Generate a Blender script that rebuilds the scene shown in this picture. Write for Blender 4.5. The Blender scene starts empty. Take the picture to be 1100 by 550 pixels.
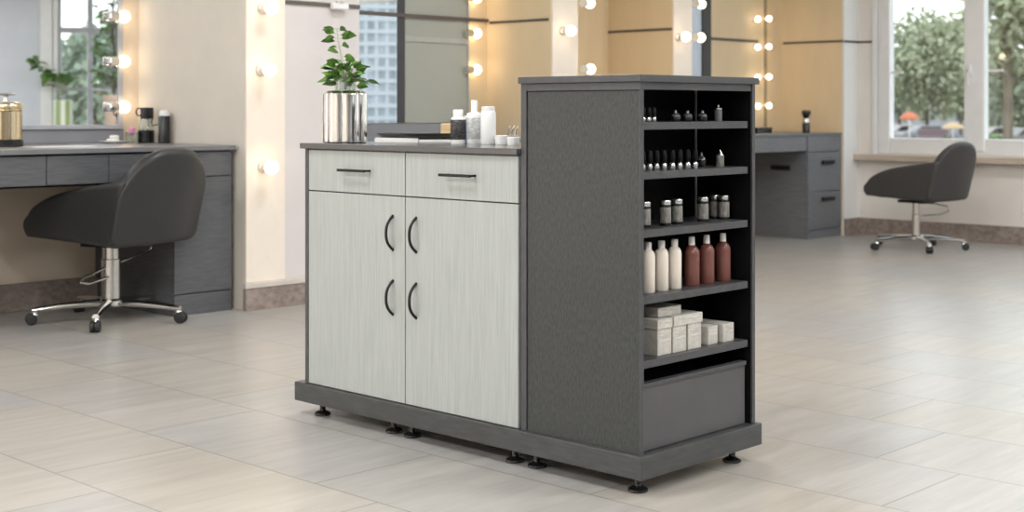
import bpy, bmesh, math, random
from mathutils import Vector, Matrix
random.seed(7)
C = bpy.context.scene.collection
PI = math.pi
F_PX, HORIZON, EYE = 1491.0, 118.0, 1.06          # focal length in px of the 1100 wide frame, horizon row, eye height
FX, FY = 0.7218, 0.6921                            # viewing direction in room coordinates

def ray(x):
    r = (x - 550) / F_PX
    return FX + FY * r, FY - FX * r
def at_v(x, v):                                    # point on the plane Y = v
    a, b = ray(x); d = v / b
    return a * d, v, d
def at_d(x, d):
    a, b = ray(x)
    return a * d, b * d
def zz(y, d):
    return EYE - (y - HORIZON) / F_PX * d

# ------------------------------------------------------------------ materials
def new_mat(name):
    m = bpy.data.materials.new(name); m.use_nodes = True
    nt = m.node_tree
    return m, nt, nt.nodes['Principled BSDF']
def N(nt, t, **k):
    n = nt.nodes.new(t)
    for a, v in k.items(): setattr(n, a, v)
    return n
def noise_col(nt, c1, c2, scale=(8, 8, 8), detail=4, rough=.6, lo=.35, hi=.65, coord='Object'):
    tc = N(nt, 'ShaderNodeTexCoord'); mp = N(nt, 'ShaderNodeMapping'); mp.inputs['Scale'].default_value = scale
    nz = N(nt, 'ShaderNodeTexNoise'); nz.inputs['Scale'].default_value = 1; nz.inputs['Detail'].default_value = detail
    nz.inputs['Roughness'].default_value = rough
    cr = N(nt, 'ShaderNodeValToRGB')
    cr.color_ramp.elements[0].position = lo; cr.color_ramp.elements[0].color = (*c1, 1)
    cr.color_ramp.elements[1].position = hi; cr.color_ramp.elements[1].color = (*c2, 1)
    nt.links.new(tc.outputs[coord], mp.inputs['Vector']); nt.links.new(mp.outputs[0], nz.inputs['Vector'])
    nt.links.new(nz.outputs['Fac'], cr.inputs['Fac'])
    return nz, cr
def mat(name, c, rough=.5, metal=0., vary=.06, scale=(9, 9, 9), spec=.5, bump=0., c2=None, **kw):
    m, nt, b = new_mat(name)
    if c2 is None: c1 = tuple(v * (1 - vary) for v in c); c2 = tuple(min(1, v * (1 + vary)) for v in c)
    else: c1 = c
    nz, cr = noise_col(nt, c1, c2, scale, **kw)
    nt.links.new(cr.outputs[0], b.inputs['Base Color'])
    b.inputs['Roughness'].default_value = rough; b.inputs['Metallic'].default_value = metal
    b.inputs['Specular IOR Level'].default_value = spec
    if bump:
        bp = N(nt, 'ShaderNodeBump'); bp.inputs['Strength'].default_value = bump; bp.inputs['Distance'].default_value = .002
        nt.links.new(nz.outputs['Fac'], bp.inputs['Height']); nt.links.new(bp.outputs[0], b.inputs['Normal'])
    return m
def emit(name, c, s):
    m, nt, b = new_mat(name)
    b.inputs['Base Color'].default_value = (*c, 1)
    b.inputs['Emission Color'].default_value = (*c, 1); b.inputs['Emission Strength'].default_value = s
    return m
def glass_thin(name, tint=(1, 1, 1), refl=.06):
    m = bpy.data.materials.new(name); m.use_nodes = True; nt = m.node_tree; nt.nodes.clear()
    o = N(nt, 'ShaderNodeOutputMaterial'); mx = N(nt, 'ShaderNodeMixShader')
    t = N(nt, 'ShaderNodeBsdfTransparent'); g = N(nt, 'ShaderNodeBsdfGlossy'); g.inputs['Roughness'].default_value = .02
    t.inputs['Color'].default_value = (*tint, 1); mx.inputs['Fac'].default_value = refl
    nt.links.new(t.outputs[0], mx.inputs[1]); nt.links.new(g.outputs[0], mx.inputs[2]); nt.links.new(mx.outputs[0], o.inputs[0])
    return m

M = {}
M['plaster_beige'] = mat('plaster_beige', (.70, .64, .56), .85, scale=(3, 3, 3), vary=.03)
M['plaster_warm'] = mat('plaster_warm', (.72, .60, .47), .8, scale=(3, 3, 3), vary=.03)
M['plaster_rose'] = mat('plaster_rose', (.66, .61, .59), .8, scale=(3, 3, 3), vary=.03)
M['plaster_white'] = mat('plaster_white', (.78, .77, .75), .8, scale=(3, 3, 3), vary=.02)
M['plaster_window'] = mat('plaster_window', (.76, .71, .65), .8, scale=(3, 3, 3), vary=.03)
M['plaster_grey'] = mat('plaster_grey', (.62, .64, .68), .8, scale=(2, 2, 2), vary=.03)
M['ceiling'] = mat('ceiling_paint', (.85, .84, .82), .9, vary=.02)
M['tan'] = mat('tan_panel', (.76, .60, .385), .5, scale=(2, 2, .6), vary=.06, spec=.4)
M['groove_tan'] = mat('tan_batten', (.33, .25, .16), .5)
M['counter'] = mat('dark_gloss_counter', (.075, .075, .078), .16, vary=.05, spec=.7)
M['strip'] = mat('cream_panel', (.84, .745, .64), .5, vary=.02)
M['groove'] = mat('groove_metal', (.13, .11, .10), .4, metal=.3)
M['stone'] = mat('baseboard_stone', (.20, .155, .13), .6, c2=(.34, .275, .24), scale=(22, 22, 30), detail=6)
M['cap'] = mat('baseboard_cap', (.60, .54, .48), .5)
M['light_lam'] = mat('light_woodgrain_laminate', (.325, .338, .320), .42, c2=(.415, .43, .408), scale=(190, 190, 6), detail=5, lo=.3, hi=.7, bump=.05)
M['dark_lam'] = mat('dark_linen_laminate', (.0235, .025, .0232), .45, c2=(.048, .051, .047), scale=(210, 210, 60), detail=5, lo=.36, hi=.64, bump=.08)
M['frame_lam'] = mat('dark_smooth_laminate', (.050, .050, .053), .36, scale=(40, 40, 40), vary=.12, c2=(.063, .063, .067))
M['plinth_lam'] = mat('dark_plinth_laminate', (.040, .041, .0405), .34, c2=(.060, .061, .060), scale=(12, 12, 80))
M['kick'] = mat('kick_drawer_laminate', (.078, .075, .078), .4, vary=.05)
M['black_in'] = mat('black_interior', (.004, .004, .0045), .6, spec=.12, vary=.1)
M['black_cap'] = mat('black_cap', (.004, .004, .004), .5, spec=.15)
M['black_metal'] = mat('black_metal', (.012, .012, .013), .35, metal=.4)
M['black_plastic'] = mat('black_plastic', (.012, .012, .012), .22)
M['grey_lam'] = mat('grey_oak_laminate', (.072, .073, .078), .45, c2=(.118, .119, .125), scale=(10, 10, 150), detail=4, lo=.3, hi=.7)
M['grey_top'] = mat('grey_worktop', (.17, .17, .175), .32, vary=.06)
M['grey_desk'] = mat('mid_grey_laminate', (.125, .13, .142), .45, c2=(.165, .17, .182), scale=(10, 10, 120), detail=4)
M['splash'] = mat('grey_backsplash', (.27, .275, .295), .4, vary=.03)
M['chrome'] = mat('chrome', (.80, .79, .78), .10, metal=1, vary=.02)
M['steel'] = mat('brushed_steel', (.62, .60, .57), .27, metal=1, scale=(6, 6, 90), vary=.06)
M['gold'] = mat('champagne_metal', (.78, .66, .45), .13, metal=1, vary=.03)
M['leather'] = mat('black_leatherette', (.026, .025, .0248), .38, scale=(160, 160, 160), vary=.14, bump=.12)
M['leather2'] = mat('charcoal_leatherette', (.040, .038, .038), .5, scale=(160, 160, 160), vary=.1)
M['mirror'] = mat('mirror_silver', (.90, .92, .93), .0, metal=1, vary=.0)
M['mframe'] = mat('mirror_frame_grey', (.42, .42, .45), .4)
M['wframe'] = mat('window_paint', (.80, .79, .78), .45, vary=.02)
M['sill'] = mat('sill_wood', (.46, .38, .30), .5, c2=(.58, .49, .40), scale=(20, 3, 20))
M['wglass'] = glass_thin('window_glass', (.97, .99, .98), .05)
M['bulb'] = emit('bulb_glow', (1.0, .82, .58), 6)
M['socket'] = mat('bulb_socket', (.70, .66, .60), .3, metal=.5)
M['white_plastic'] = mat('white_plastic', (.82, .81, .79), .35, vary=.02)
M['cream_bottle'] = mat('cream_bottle', (.78, .70, .60), .3, vary=.02)
M['brown_bottle'] = mat('brown_bottle', (.17, .062, .048), .25, vary=.06)
M['cap_white'] = mat('pump_cap_white', (.80, .78, .76), .35, vary=.02)
M['box_card'] = mat('cream_card', (.46, .43, .38), .65, c2=(.56, .53, .475), scale=(60, 60, 60))
M['box_label'] = mat('card_label', (.44, .41, .37), .6, c2=(.60, .57, .52), scale=(20, 20, 160), lo=.48, hi=.54)
M['label_black'] = mat('black_label', (.02, .02, .02), .4, c2=(.10, .09, .08), scale=(90, 90, 200), lo=.5, hi=.62)
M['label_grey'] = mat('grey_label', (.33, .34, .33), .45, c2=(.60, .60, .58), scale=(70, 70, 120))
M['label_jar'] = mat('jar_label', (.11, .105, .095), .5, c2=(.30, .285, .25), scale=(90, 90, 40))
M['jar_dark'] = mat('dark_jar_glass', (.02, .019, .018), .12)
M['nail_silver'] = mat('silver_glass', (.60, .60, .60), .18, metal=.9)
M['paper'] = mat('paper', (.78, .76, .73), .6, vary=.04)
M['tray'] = mat('dark_tray', (.045, .040, .036), .3)
M['wood'] = mat('pale_wood', (.62, .44, .24), .55, scale=(10, 60, 60), vary=.15)
M['blue'] = mat('blue_plastic', (.06, .09, .22), .3)
M['leaf'] = mat('leaf_green', (.035, .11, .018), .4, c2=(.20, .38, .07), scale=(35, 35, 35))
M['leaf_pale'] = mat('leaf_pale', (.07, .16, .04), .5, c2=(.20, .34, .10), scale=(8, 8, 8))
M['stem'] = mat('stem_pale', (.45, .47, .36), .5)
M['soil'] = mat('soil', (.05, .035, .025), .9)
M['vase_green'] = None
M['pot'] = mat('clay_pot', (.66, .50, .40), .6)
M['clear'] = glass_thin('clear_jar_glass', (.86, .90, .88), .14)
M['pink'] = mat('pink_plastic', (.75, .30, .45), .4)
M['peg'] = mat('peg_metal', (.5, .5, .5), .25, metal=1)
M['door_green'] = mat('grey_green_panel', (.40, .41, .36), .6, scale=(2, 2, 2), vary=.03)
M['rail_grey'] = mat('pale_rail', (.44, .45, .41), .5)
M['door_dark'] = mat('dark_door_frame', (.06, .06, .065), .5)
M['bark'] = mat('bark', (.16, .13, .10), .9, scale=(4, 4, 1), vary=.3)
M['tree'] = mat('tree_leaves_hazed', (.26, .285, .175), .8, c2=(.38, .405, .275), scale=(.5, .5, .5), lo=.3, hi=.7)  # leaf colour lightened, outdoor haze is painted into it
M['tree2'] = mat('tree_leaves_bluish_hazed', (.17, .21, .15), .8, c2=(.28, .325, .24), scale=(.5, .5, .5), lo=.3, hi=.7)  # haze painted into these leaves too
M['asphalt'] = mat('asphalt', (.14, .14, .145), .9, scale=(.5, .5, .5), vary=.15)
M['facade'] = mat('facade_concrete', (.52, .54, .55), .7, vary=.03)
M['facade_glass'] = mat('facade_glass', (.33, .365, .385), .3, scale=(.4, .4, .4), vary=.3)
M['orange'] = mat('orange_canvas', (.45, .12, .05), .7)
M['yellow'] = mat('sand_canvas', (.42, .29, .15), .7)
M['car_red'] = mat('car_maroon', (.075, .035, .035), .5)
M['car_grey'] = mat('car_silver', (.20, .19, .19), .5)
M['car_rose'] = mat('car_pale', (.30, .25, .235), .5)
M['car_glass'] = mat('car_glass', (.03, .035, .04), .1)
M['rubber'] = mat('rubber', (.015, .015, .015), .6)
M['house'] = mat('house_render', (.30, .30, .31), .8)
M['roof'] = mat('roof_tiles', (.17, .14, .13), .8)

def striped_green():
    m, nt, b = new_mat('green_striped_ceramic')
    tc = N(nt, 'ShaderNodeTexCoord'); sp = N(nt, 'ShaderNodeSeparateXYZ'); at = N(nt, 'ShaderNodeMath', operation='ARCTAN2')
    mu = N(nt, 'ShaderNodeMath', operation='MULTIPLY'); mu.inputs[1].default_value = 7
    sn = N(nt, 'ShaderNodeMath', operation='SINE'); gt = N(nt, 'ShaderNodeMath', operation='GREATER_THAN'); gt.inputs[1].default_value = -.1
    mx = N(nt, 'ShaderNodeMix', data_type='RGBA'); mx.inputs['A'].default_value = (.72, .74, .66, 1); mx.inputs['B'].default_value = (.30, .40, .16, 1)
    L = nt.links.new
    L(tc.outputs['Object'], sp.inputs[0]); L(sp.outputs['Y'], at.inputs[0]); L(sp.outputs['X'], at.inputs[1])
    L(at.outputs[0], mu.inputs[0]); L(mu.outputs[0], sn.inputs[0]); L(sn.outputs[0], gt.inputs[0]); L(gt.outputs[0], mx.inputs['Factor'])
    L(mx.outputs['Result'], b.inputs['Base Color']); b.inputs['Roughness'].default_value = .3
    return m
M['vase_green'] = striped_green()

def floor_mat():
    m, nt, b = new_mat('floor_tile'); L = nt.links.new
    def Mth(op, a, c=None):
        n = N(nt, 'ShaderNodeMath', operation=op)
        for i, v in enumerate((a, c)):
            if v is None: continue
            if isinstance(v, (int, float)): n.inputs[i].default_value = v
            else: L(v, n.inputs[i])
        return n.outputs[0]
    tc = N(nt, 'ShaderNodeTexCoord'); sp = N(nt, 'ShaderNodeSeparateXYZ'); L(tc.outputs['Object'], sp.inputs[0])
    u = Mth('DIVIDE', Mth('SUBTRACT', sp.outputs['X'], 3.365), .455)
    k = Mth('FLOOR', u); fu = Mth('SUBTRACT', u, k)
    v = Mth('SUBTRACT', Mth('DIVIDE', Mth('SUBTRACT', sp.outputs['Y'], .035), .91), Mth('MULTIPLY', k, .30))
    j = Mth('FLOOR', v); fv = Mth('SUBTRACT', v, j)
    du = Mth('MULTIPLY', Mth('MINIMUM', fu, Mth('SUBTRACT', 1.0, fu)), .455)
    dv = Mth('MULTIPLY', Mth('MINIMUM', fv, Mth('SUBTRACT', 1.0, fv)), .91)
    gr = N(nt, 'ShaderNodeMapRange'); gr.inputs['From Min'].default_value = .0012; gr.inputs['From Max'].default_value = .0038
    gr.inputs['To Min'].default_value = 1; gr.inputs['To Max'].default_value = 0; L(Mth('MINIMUM', du, dv), gr.inputs['Value']); g = gr.outputs[0]
    cx = N(nt, 'ShaderNodeCombineXYZ'); L(k, cx.inputs[0]); L(j, cx.inputs[1])
    wn = N(nt, 'ShaderNodeTexWhiteNoise', noise_dimensions='3D'); L(cx.outputs[0], wn.inputs['Vector'])
    # offset of the grain per tile
    ad = N(nt, 'ShaderNodeVectorMath', operation='MULTIPLY_ADD'); L(wn.outputs['Color'], ad.inputs[0]); ad.inputs[1].default_value = (7, 7, 7); L(tc.outputs['Object'], ad.inputs[2])
    mp = N(nt, 'ShaderNodeMapping'); mp.inputs['Scale'].default_value = (2.0, 17, 1); L(ad.outputs[0], mp.inputs['Vector'])
    nz = N(nt, 'ShaderNodeTexNoise'); nz.inputs['Scale'].default_value = 1; nz.inputs['Detail'].default_value = 6; nz.inputs['Roughness'].default_value = .55
    L(mp.outputs[0], nz.inputs['Vector'])
    cr = N(nt, 'ShaderNodeValToRGB'); e = cr.color_ramp.elements
    e[0].position = .26; e[0].color = (.31, .294, .273, 1); e[1].position = .72; e[1].color = (.458, .438, .412, 1)
    L(nz.outputs['Fac'], cr.inputs['Fac'])
    mp2 = N(nt, 'ShaderNodeMapping'); mp2.inputs['Scale'].default_value = (9, 110, 1); L(ad.outputs[0], mp2.inputs['Vector'])
    nz2 = N(nt, 'ShaderNodeTexNoise'); nz2.inputs['Scale'].default_value = 1; nz2.inputs['Detail'].default_value = 3; L(mp2.outputs[0], nz2.inputs['Vector'])
    mix = Mth('ADD', Mth('MULTIPLY', nz.outputs['Fac'], .72), Mth('MULTIPLY', nz2.outputs['Fac'], .28)); L(mix, cr.inputs['Fac'])
    tint = N(nt, 'ShaderNodeValToRGB'); e = tint.color_ramp.elements
    e[0].color = (.95, .955, .97, 1); e[1].color = (1.05, 1.0, .92, 1)
    L(wn.outputs['Value'], tint.inputs['Fac'])
    mu = N(nt, 'ShaderNodeMix', data_type='RGBA', blend_type='MULTIPLY'); mu.inputs['Factor'].default_value = 1
    L(cr.outputs[0], mu.inputs['A']); L(tint.outputs[0], mu.inputs['B'])
    gm = N(nt, 'ShaderNodeMix', data_type='RGBA'); gm.inputs['B'].default_value = (.20, .178, .158, 1)
    L(g, gm.inputs['Factor']); L(mu.outputs['Result'], gm.inputs['A']); L(gm.outputs['Result'], b.inputs['Base Color'])
    rr = N(nt, 'ShaderNodeMapRange'); rr.inputs['To Min'].default_value = .285; rr.inputs['To Max'].default_value = .36
    L(nz.outputs['Fac'], rr.inputs['Value']); L(rr.outputs[0], b.inputs['Roughness'])
    b.inputs['Specular IOR Level'].default_value = .55
    return m
M['floor'] = floor_mat()

# ------------------------------------------------------------------ mesh helpers
class MB:
    def __init__(s): s.bm = bmesh.new()
    def box(s, x0, x1, y0, y1, z0, z1, rot=None, off=None):
        vs = [Vector((x, y, z)) for z in (z0, z1) for y in (y0, y1) for x in (x0, x1)]
        if rot is not None: vs = [rot @ v for v in vs]
        if off is not None: vs = [v + Vector(off) for v in vs]
        v = [s.bm.verts.new(p) for p in vs]
        for f in ((0, 2, 3, 1), (4, 5, 7, 6), (0, 1, 5, 4), (2, 6, 7, 3), (0, 4, 6, 2), (1, 3, 7, 5)): s.bm.faces.new([v[i] for i in f])
        return s
    def lathe(s, prof, seg=24, org=(0, 0, 0), axis='z', rfun=None):
        # prof: (radius, height) bottom to top, closed with caps
        o = Vector(org); rings = []
        for r, h in prof:
            ring = []
            for i in range(seg):
                a = 2 * PI * i / seg; q = r * (rfun(a) if rfun else 1)
                p = (q * math.cos(a), q * math.sin(a), h)
                if axis == 'x': p = (h, p[0], p[1])
                if axis == '-x': p = (-h, p[1], p[0])
                if axis == '-y': p = (p[0], -h, p[1])
                ring.append(s.bm.verts.new(o + Vector(p)))
            rings.append(ring)
        for a, b in zip(rings, rings[1:]):
            for i in range(seg):
                j = (i + 1) % seg; s.bm.faces.new((a[i], a[j], b[j], b[i]))
        s.bm.faces.new(list(reversed(rings[0]))); s.bm.faces.new(rings[-1])
        return s
    def cyl(s, r, z0, z1, org=(0, 0, 0), seg=20, ch=.0, axis='z'):
        if ch: return s.lathe([(r - ch, z0), (r, z0 + ch), (r, z1 - ch), (r - ch, z1)], seg, org, axis)
        return s.lathe([(r, z0), (r, z1)], seg, org, axis)
    def sphere(s, r, org, seg=16, sz=1.):
        bmesh.ops.create_uvsphere(s.bm, u_segments=seg, v_segments=max(6, seg // 2), radius=r, matrix=Matrix.Translation(org) @ Matrix.Diagonal((1, 1, sz, 1)))
        return s
    def tube(s, pts, r, seg=8):
        pts = [Vector(p) for p in pts]; rings = []; n = len(pts); a = None
        rs = r if isinstance(r, (list, tuple)) else [r] * n
        for i, p in enumerate(pts):
            d = (pts[min(i + 1, n - 1)] - pts[max(i - 1, 0)]).normalized()
            if a is None:
                a = d.cross(Vector((0, 0, 1)))
                if a.length < .3: a = d.cross(Vector((1, 0, 0)))
            a = (a - d * a.dot(d)).normalized(); b = a.cross(d).normalized()
            rings.append([s.bm.verts.new(p + (a * math.cos(2 * PI * k / seg) + b * math.sin(2 * PI * k / seg)) * rs[i]) for k in range(seg)])
        for A, B in zip(rings, rings[1:]):
            for k in range(seg):
                j = (k + 1) % seg; s.bm.faces.new((A[k], A[j], B[j], B[k]))
        s.bm.faces.new(list(reversed(rings[0]))); s.bm.faces.new(rings[-1])
        return s
    def prism(s, poly, x0, x1, mp):
        a = [s.bm.verts.new(mp(p, x0)) for p in poly]; b = [s.bm.verts.new(mp(p, x1)) for p in poly]
        n = len(poly); s.bm.faces.new(a); s.bm.faces.new(list(reversed(b)))
        for i in range(n): s.bm.faces.new((a[i], b[i], b[(i + 1) % n], a[(i + 1) % n]))
        return s
    def grid(s, fn, nu, nv):
        g = [[s.bm.verts.new(fn(i / nu, j / nv)) for j in range(nv + 1)] for i in range(nu + 1)]
        for i in range(nu):
            for j in range(nv): s.bm.faces.new((g[i][j], g[i + 1][j], g[i + 1][j + 1], g[i][j + 1]))
        return s
    def leaf(s, p, d, L, w, droop=.25, roll=0.):
        d = Vector(d).normalized(); side = d.cross(Vector((0, 0, 1)))
        if side.length < .05: side = Vector((1, 0, 0))
        side.normalize(); up = side.cross(d)
        side, up = side * math.cos(roll) + up * math.sin(roll), up * math.cos(roll) - side * math.sin(roll)
        p = Vector(p); B = s.bm.verts.new
        def q(t, k, h): return B(p + d * (L * t) + side * (w * k) + up * (h * L - droop * L * t * t))
        a = q(0, 0, 0); b1, b2 = q(.25, -.38, .06), q(.25, .38, .06); m1 = q(.25, 0, 0)
        c1, c2 = q(.55, -.5, .07), q(.55, .5, .07); m2 = q(.55, 0, 0)
        e1, e2 = q(.82, -.26, .04), q(.82, .26, .04); m3 = q(.82, 0, 0); t = q(1, 0, 0)
        for f in ((a, m1, b1), (a, b2, m1), (b1, m1, m2, c1), (m1, b2, c2, m2), (c1, m2, m3, e1), (m2, c2, e2, m3), (e1, m3, t), (m3, e2, t)): s.bm.faces.new(f)
        return s
    def build(s, name, m, parent=None, smooth=False, bevel=0, seg=2, loc=None):
        me = bpy.data.meshes.new(name); bmesh.ops.recalc_face_normals(s.bm, faces=s.bm.faces)
        s.bm.to_mesh(me); s.bm.free()
        me.materials.append(m if not isinstance(m, str) else M[m])
        o = bpy.data.objects.new(name, me); C.objects.link(o)
        if parent: o.parent = parent
        if loc: o.location = loc
        if smooth:
            for p in me.polygons: p.use_smooth = True
            me.update()
            try: me.set_sharp_from_angle(angle=math.radians(40))
            except Exception: pass
        if bevel:
            b = o.modifiers.new('bevel', 'BEVEL'); b.width = bevel; b.segments = seg; b.limit_method = 'ANGLE'; b.angle_limit = math.radians(50)
            b.harden_normals = False
        return o
def box(name, m, *d, parent=None, bevel=0, loc=None): return MB().box(*d).build(name, m, parent, bevel=bevel, loc=loc)
def tag(o, label, cat, group=None, kind=None):
    o['label'] = label; o['category'] = cat
    if group: o['group'] = group
    if kind: o['kind'] = kind
    return o
def thing(name, label, cat, loc=(0, 0, 0), rz=0, group=None):
    o = bpy.data.objects.new(name, None); C.objects.link(o); o.empty_display_size = .1
    o.location = loc; o.rotation_euler = (0, 0, rz)
    return tag(o, label, cat, group)
def struct(name, m, *d, label=None, bevel=0):
    o = box(name, m, *d, bevel=bevel); o['kind'] = 'structure'
    if label: o['label'] = label
    o['category'] = name.split('_')[0]
    return o
def dup(root, loc, label=None, rz=None):
    r = root.copy(); C.objects.link(r); r.location = loc
    if rz is not None: r.rotation_euler = (0, 0, rz)
    if label: r['label'] = label
    for ch in list(root.children):
        c = ch.copy(); C.objects.link(c); c.parent = r
        for g in ch.children:
            d = g.copy(); C.objects.link(d); d.parent = c
    return r

# ------------------------------------------------------------------ the room
CEIL, WX, RX, RY = 3.4, 10.64, -5.0, -8.6
struct('floor', 'floor', RX, WX + .3, RY, 7.4, -.08, 0, label='greige stone tile floor laid in a running bond')
struct('ceiling', 'ceiling', RX, WX + .3, RY, 7.4, CEIL, CEIL + .1, label='white plain ceiling over the salon')
struct('wall_left', 'plaster_beige', RX - .15, RX, RY, 7.4, 0, CEIL, label='beige plain wall at the far left of the salon')
ALPHA = math.radians(12.5)                                      # the wall behind the left vanity runs at an angle
HX, HY = 4.32, 7.15
RA = Matrix.Rotation(-ALPHA, 3, 'Z')
def abox(mb, a0, a1, b0, b1, z0, z1):                           # box along the angled wall: a runs left from the corner, b out of the wall
    return mb.box(-a1, -a0, -b1, -b0, z0, z1, rot=RA, off=(HX, HY, 0))
def astruct(name, m, *d, label):
    o = abox(MB(), *d).build(name, m); o['kind'] = 'structure'; o['label'] = label; o['category'] = name.split('_')[0]; return o
astruct('wall_back', 'plaster_warm', -.02, 9.6, -.2, 0, 0, CEIL, label='warm beige wall behind the left vanity desk')
def vreal(x, d):                                                # real point whose mirror image in the angled mirror stands on column x at distance d
    U, V = at_d(x, d); n = Vector((math.sin(ALPHA), math.cos(ALPHA))); h = Vector((HX, HY)) - n * .02
    p = Vector((U, V)); p = p - 2 * (p - h).dot(n) * n
    return p.x, p.y
def vrear(x, v):                                                # the same, on the plane Y = v behind the camera
    lo, hi = 5., 60.
    for _ in range(50):
        m_ = (lo + hi) / 2
        if vreal(x, m_)[1] > v: lo = m_
        else: hi = m_
    return vreal(x, lo)[0], lo
struct('wall_back_right', 'tan', 5.0, WX, 6.7, 7.4, 0, CEIL, label='tan back wall behind the right vanity desks')
PZ = CEIL
struct('wall_pier_left', 'plaster_beige', 4.32, 5.10, 6.1, 7.4, 0, PZ, label='beige wall pier at the right end of the left vanity')
struct('trim_1', 'strip', 4.322, 4.575, 6.09, 6.1, .145, PZ, label='cream light strip panel on the left pier')
struct('trim_2', 'plaster_rose', 4.575, 5.10, 6.094, 6.1, .145, PZ, label='pinkish grey panel on the left pier')
struct('wall_pier_middle', 'tan', 6.73, 6.99, 6.1, 6.7, 0, PZ, label='tan wall pier behind the rolling cabinet')
struct('trim_3', 'strip', 6.733, 6.987, 6.09, 6.1, 0, PZ, label='cream bulb panel on the middle pier')
struct('wall_pier_inner', 'tan', 8.035, 8.26, 6.1, 6.7, 0, PZ, label='tan wall pier left of the right vanity')
struct('trim_4', 'strip', 8.038, 8.257, 6.09, 6.1, 0, PZ, label='cream bulb panel on the inner pier')
struct('wall_pier_right', 'tan', 10.395, WX, 6.1, 6.7, 0, PZ, label='tan wall pier at the right end of the right vanity')
struct('trim_5', 'plaster_white', 10.395, WX, 6.085, 6.1, 0, PZ, label='white face panel of the right pier')

# window wall with its openings
def wall_pieces(holes):
    mb = MB(); y = RY
    for (a, b, z0, z1) in holes:
        mb.box(WX, WX + .3, y, a, 0, CEIL); mb.box(WX, WX + .3, a, b, 0, z0); mb.box(WX, WX + .3, a, b, z1, CEIL); y = b
    mb.box(WX, WX + .3, y, 6.7, 0, CEIL)
    o = mb.build('wall_window', 'plaster_window'); o['kind'] = 'structure'; o['label'] = 'pale beige wall with the tall windows'; o['category'] = 'wall'
wall_pieces([(-2.6, -.9, .70, 3.0), (.20, 1.36, .70, 3.1), (3.55, 5.94, .69, 3.0)])
# rear wall with the window that the left mirror shows
u_l, D_L = vrear(60, RY); u_m, _ = vrear(97, RY); u_r = u_l + 2 * (u_m - u_l) + .1
Z_T = zz(32, D_L); Z_B = zz(96, D_L)
mb = MB()
mb.box(RX, u_l, RY - .3, RY, 0, CEIL); mb.box(u_l, u_r, RY - .3, RY, 0, .70); mb.box(u_l, u_r, RY - .3, RY, 3.15, CEIL); mb.box(u_r, WX + .3, RY - .3, RY, 0, CEIL)
o = mb.build('wall_rear', 'plaster_grey'); o['kind'] = 'structure'; o['label'] = 'pale grey wall seen in the left mirror'; o['category'] = 'wall'
def window(n, y0, y1, z0, z1, mull, trans, label, fr=.07, hand=None, paint='wframe'):
    """white casement window: frame, mullions, panes"""
    root = bpy.data.objects.new('window_%d' % n, None); C.objects.link(root); root['kind'] = 'structure'; root['label'] = label; root['category'] = 'window'
    root.location = (WX, 0, 0) if n != 3 else (0, RY, 0)
    if n == 3: root.rotation_euler = (0, 0, -PI / 2)
    a, b = .015, .10
    m = MB(); m.box(a, b, y0, y0 + fr, z0, z1); m.box(a, b, y1 - fr, y1, z0, z1); m.box(a + .001, b - .001, y0 + fr, y1 - fr, z0, z0 + fr); m.box(a + .001, b - .001, y0 + fr, y1 - fr, z1 - fr, z1)
    m.build('window_frame', paint, root, bevel=.008)
    for (c, w) in mull: box('mullion', paint, a - .012, b - .01, c - w / 2, c + w / 2, z0 + .03, z1 - .03, parent=root, bevel=.012)
    for (c, w) in trans: box('transom', paint, a + .004, b - .01, y0 + .03, y1 - .03, c - w / 2, c + w / 2, parent=root, bevel=.008)
    box('reveal', 'wframe', .10, .299, y0 - .001 , y0 + .02, z0, z1, parent=root); box('reveal', 'wframe', .10, .299, y1 - .02, y1 + .001, z0, z1, parent=root)
    ys = [y0] + [c for c, w in mull] + [y1]
    for p, q in zip(ys, ys[1:]): box('pane', 'wglass', .05, .054, p + .03, q - .03, z0 + .03, z1 - .03, parent=root)
    # casing round the opening on the room side
    m = MB(); m.box(-.018, .0, y0 - .05, y0 + .03, z0 - .02, z1 + .05); m.box(-.018, .0, y1 - .03, y1 + .01, z0 - .02, z1 + .05); m.box(-.017, 0, y0 + .03, y1 - .03, z1 - .03, z1 + .05)
    m.build('casing', 'wframe', root, bevel=.004)
    if hand:
        h = MB(); h.box(-.02, .003, hand - .014, hand + .014, 1.34, 1.42); h.box(-.045, -.02, hand - .011, hand + .011, 1.36, 1.385); h.box(-.045, -.03, hand - .01, hand + .01, 1.26, 1.385)
        h.build('window_handle', 'white_plastic', root, bevel=.003)
        for yy in (y1 - .17, 4.90): box('pane_glint', 'white_plastic', .036, .05, yy - .075, yy + .045, 1.365, 1.385, parent=root)  # white bars stand in for reflections on the glass
    return root
window(1, 3.55, 5.94, .69, 3.0, [(5.052, .175), (4.18, .12)], [], 'white framed window behind the charcoal chair by the sill', fr=.135, hand=5.085)
window(2, .20, 1.36, .70, 3.1, [], [(2.35, .05)], 'narrow window seen in the mirror behind the plant', fr=.05)
window(3, u_l, u_r, .70, 3.15, [(u_m, .09)], [(Z_T, .10), (Z_B, .05)], 'grey white window reflected in the left mirror', fr=.09, paint='mframe')
window(4, -2.6, -.9, .70, 3.0, [(-1.75, .1)], [], 'plain white window further along the wall')
struct('trim_6', 'sill', WX - .10, WX + .02, 3.0, 6.085, .632, .685, label='brown stone window sill board under the right window', bevel=.006)
struct('trim_7', 'wframe', u_l - .2, u_r + .2, RY - .02, RY + .42, .655, .70, label='deep white sill under the rear window', bevel=.006)
u_p, _ = vrear(43, RY)
struct('trim_8', 'wframe', u_p, u_l - .06, RY, RY + .06, 0, 3.3, label='white pilaster beside the rear window')
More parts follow.
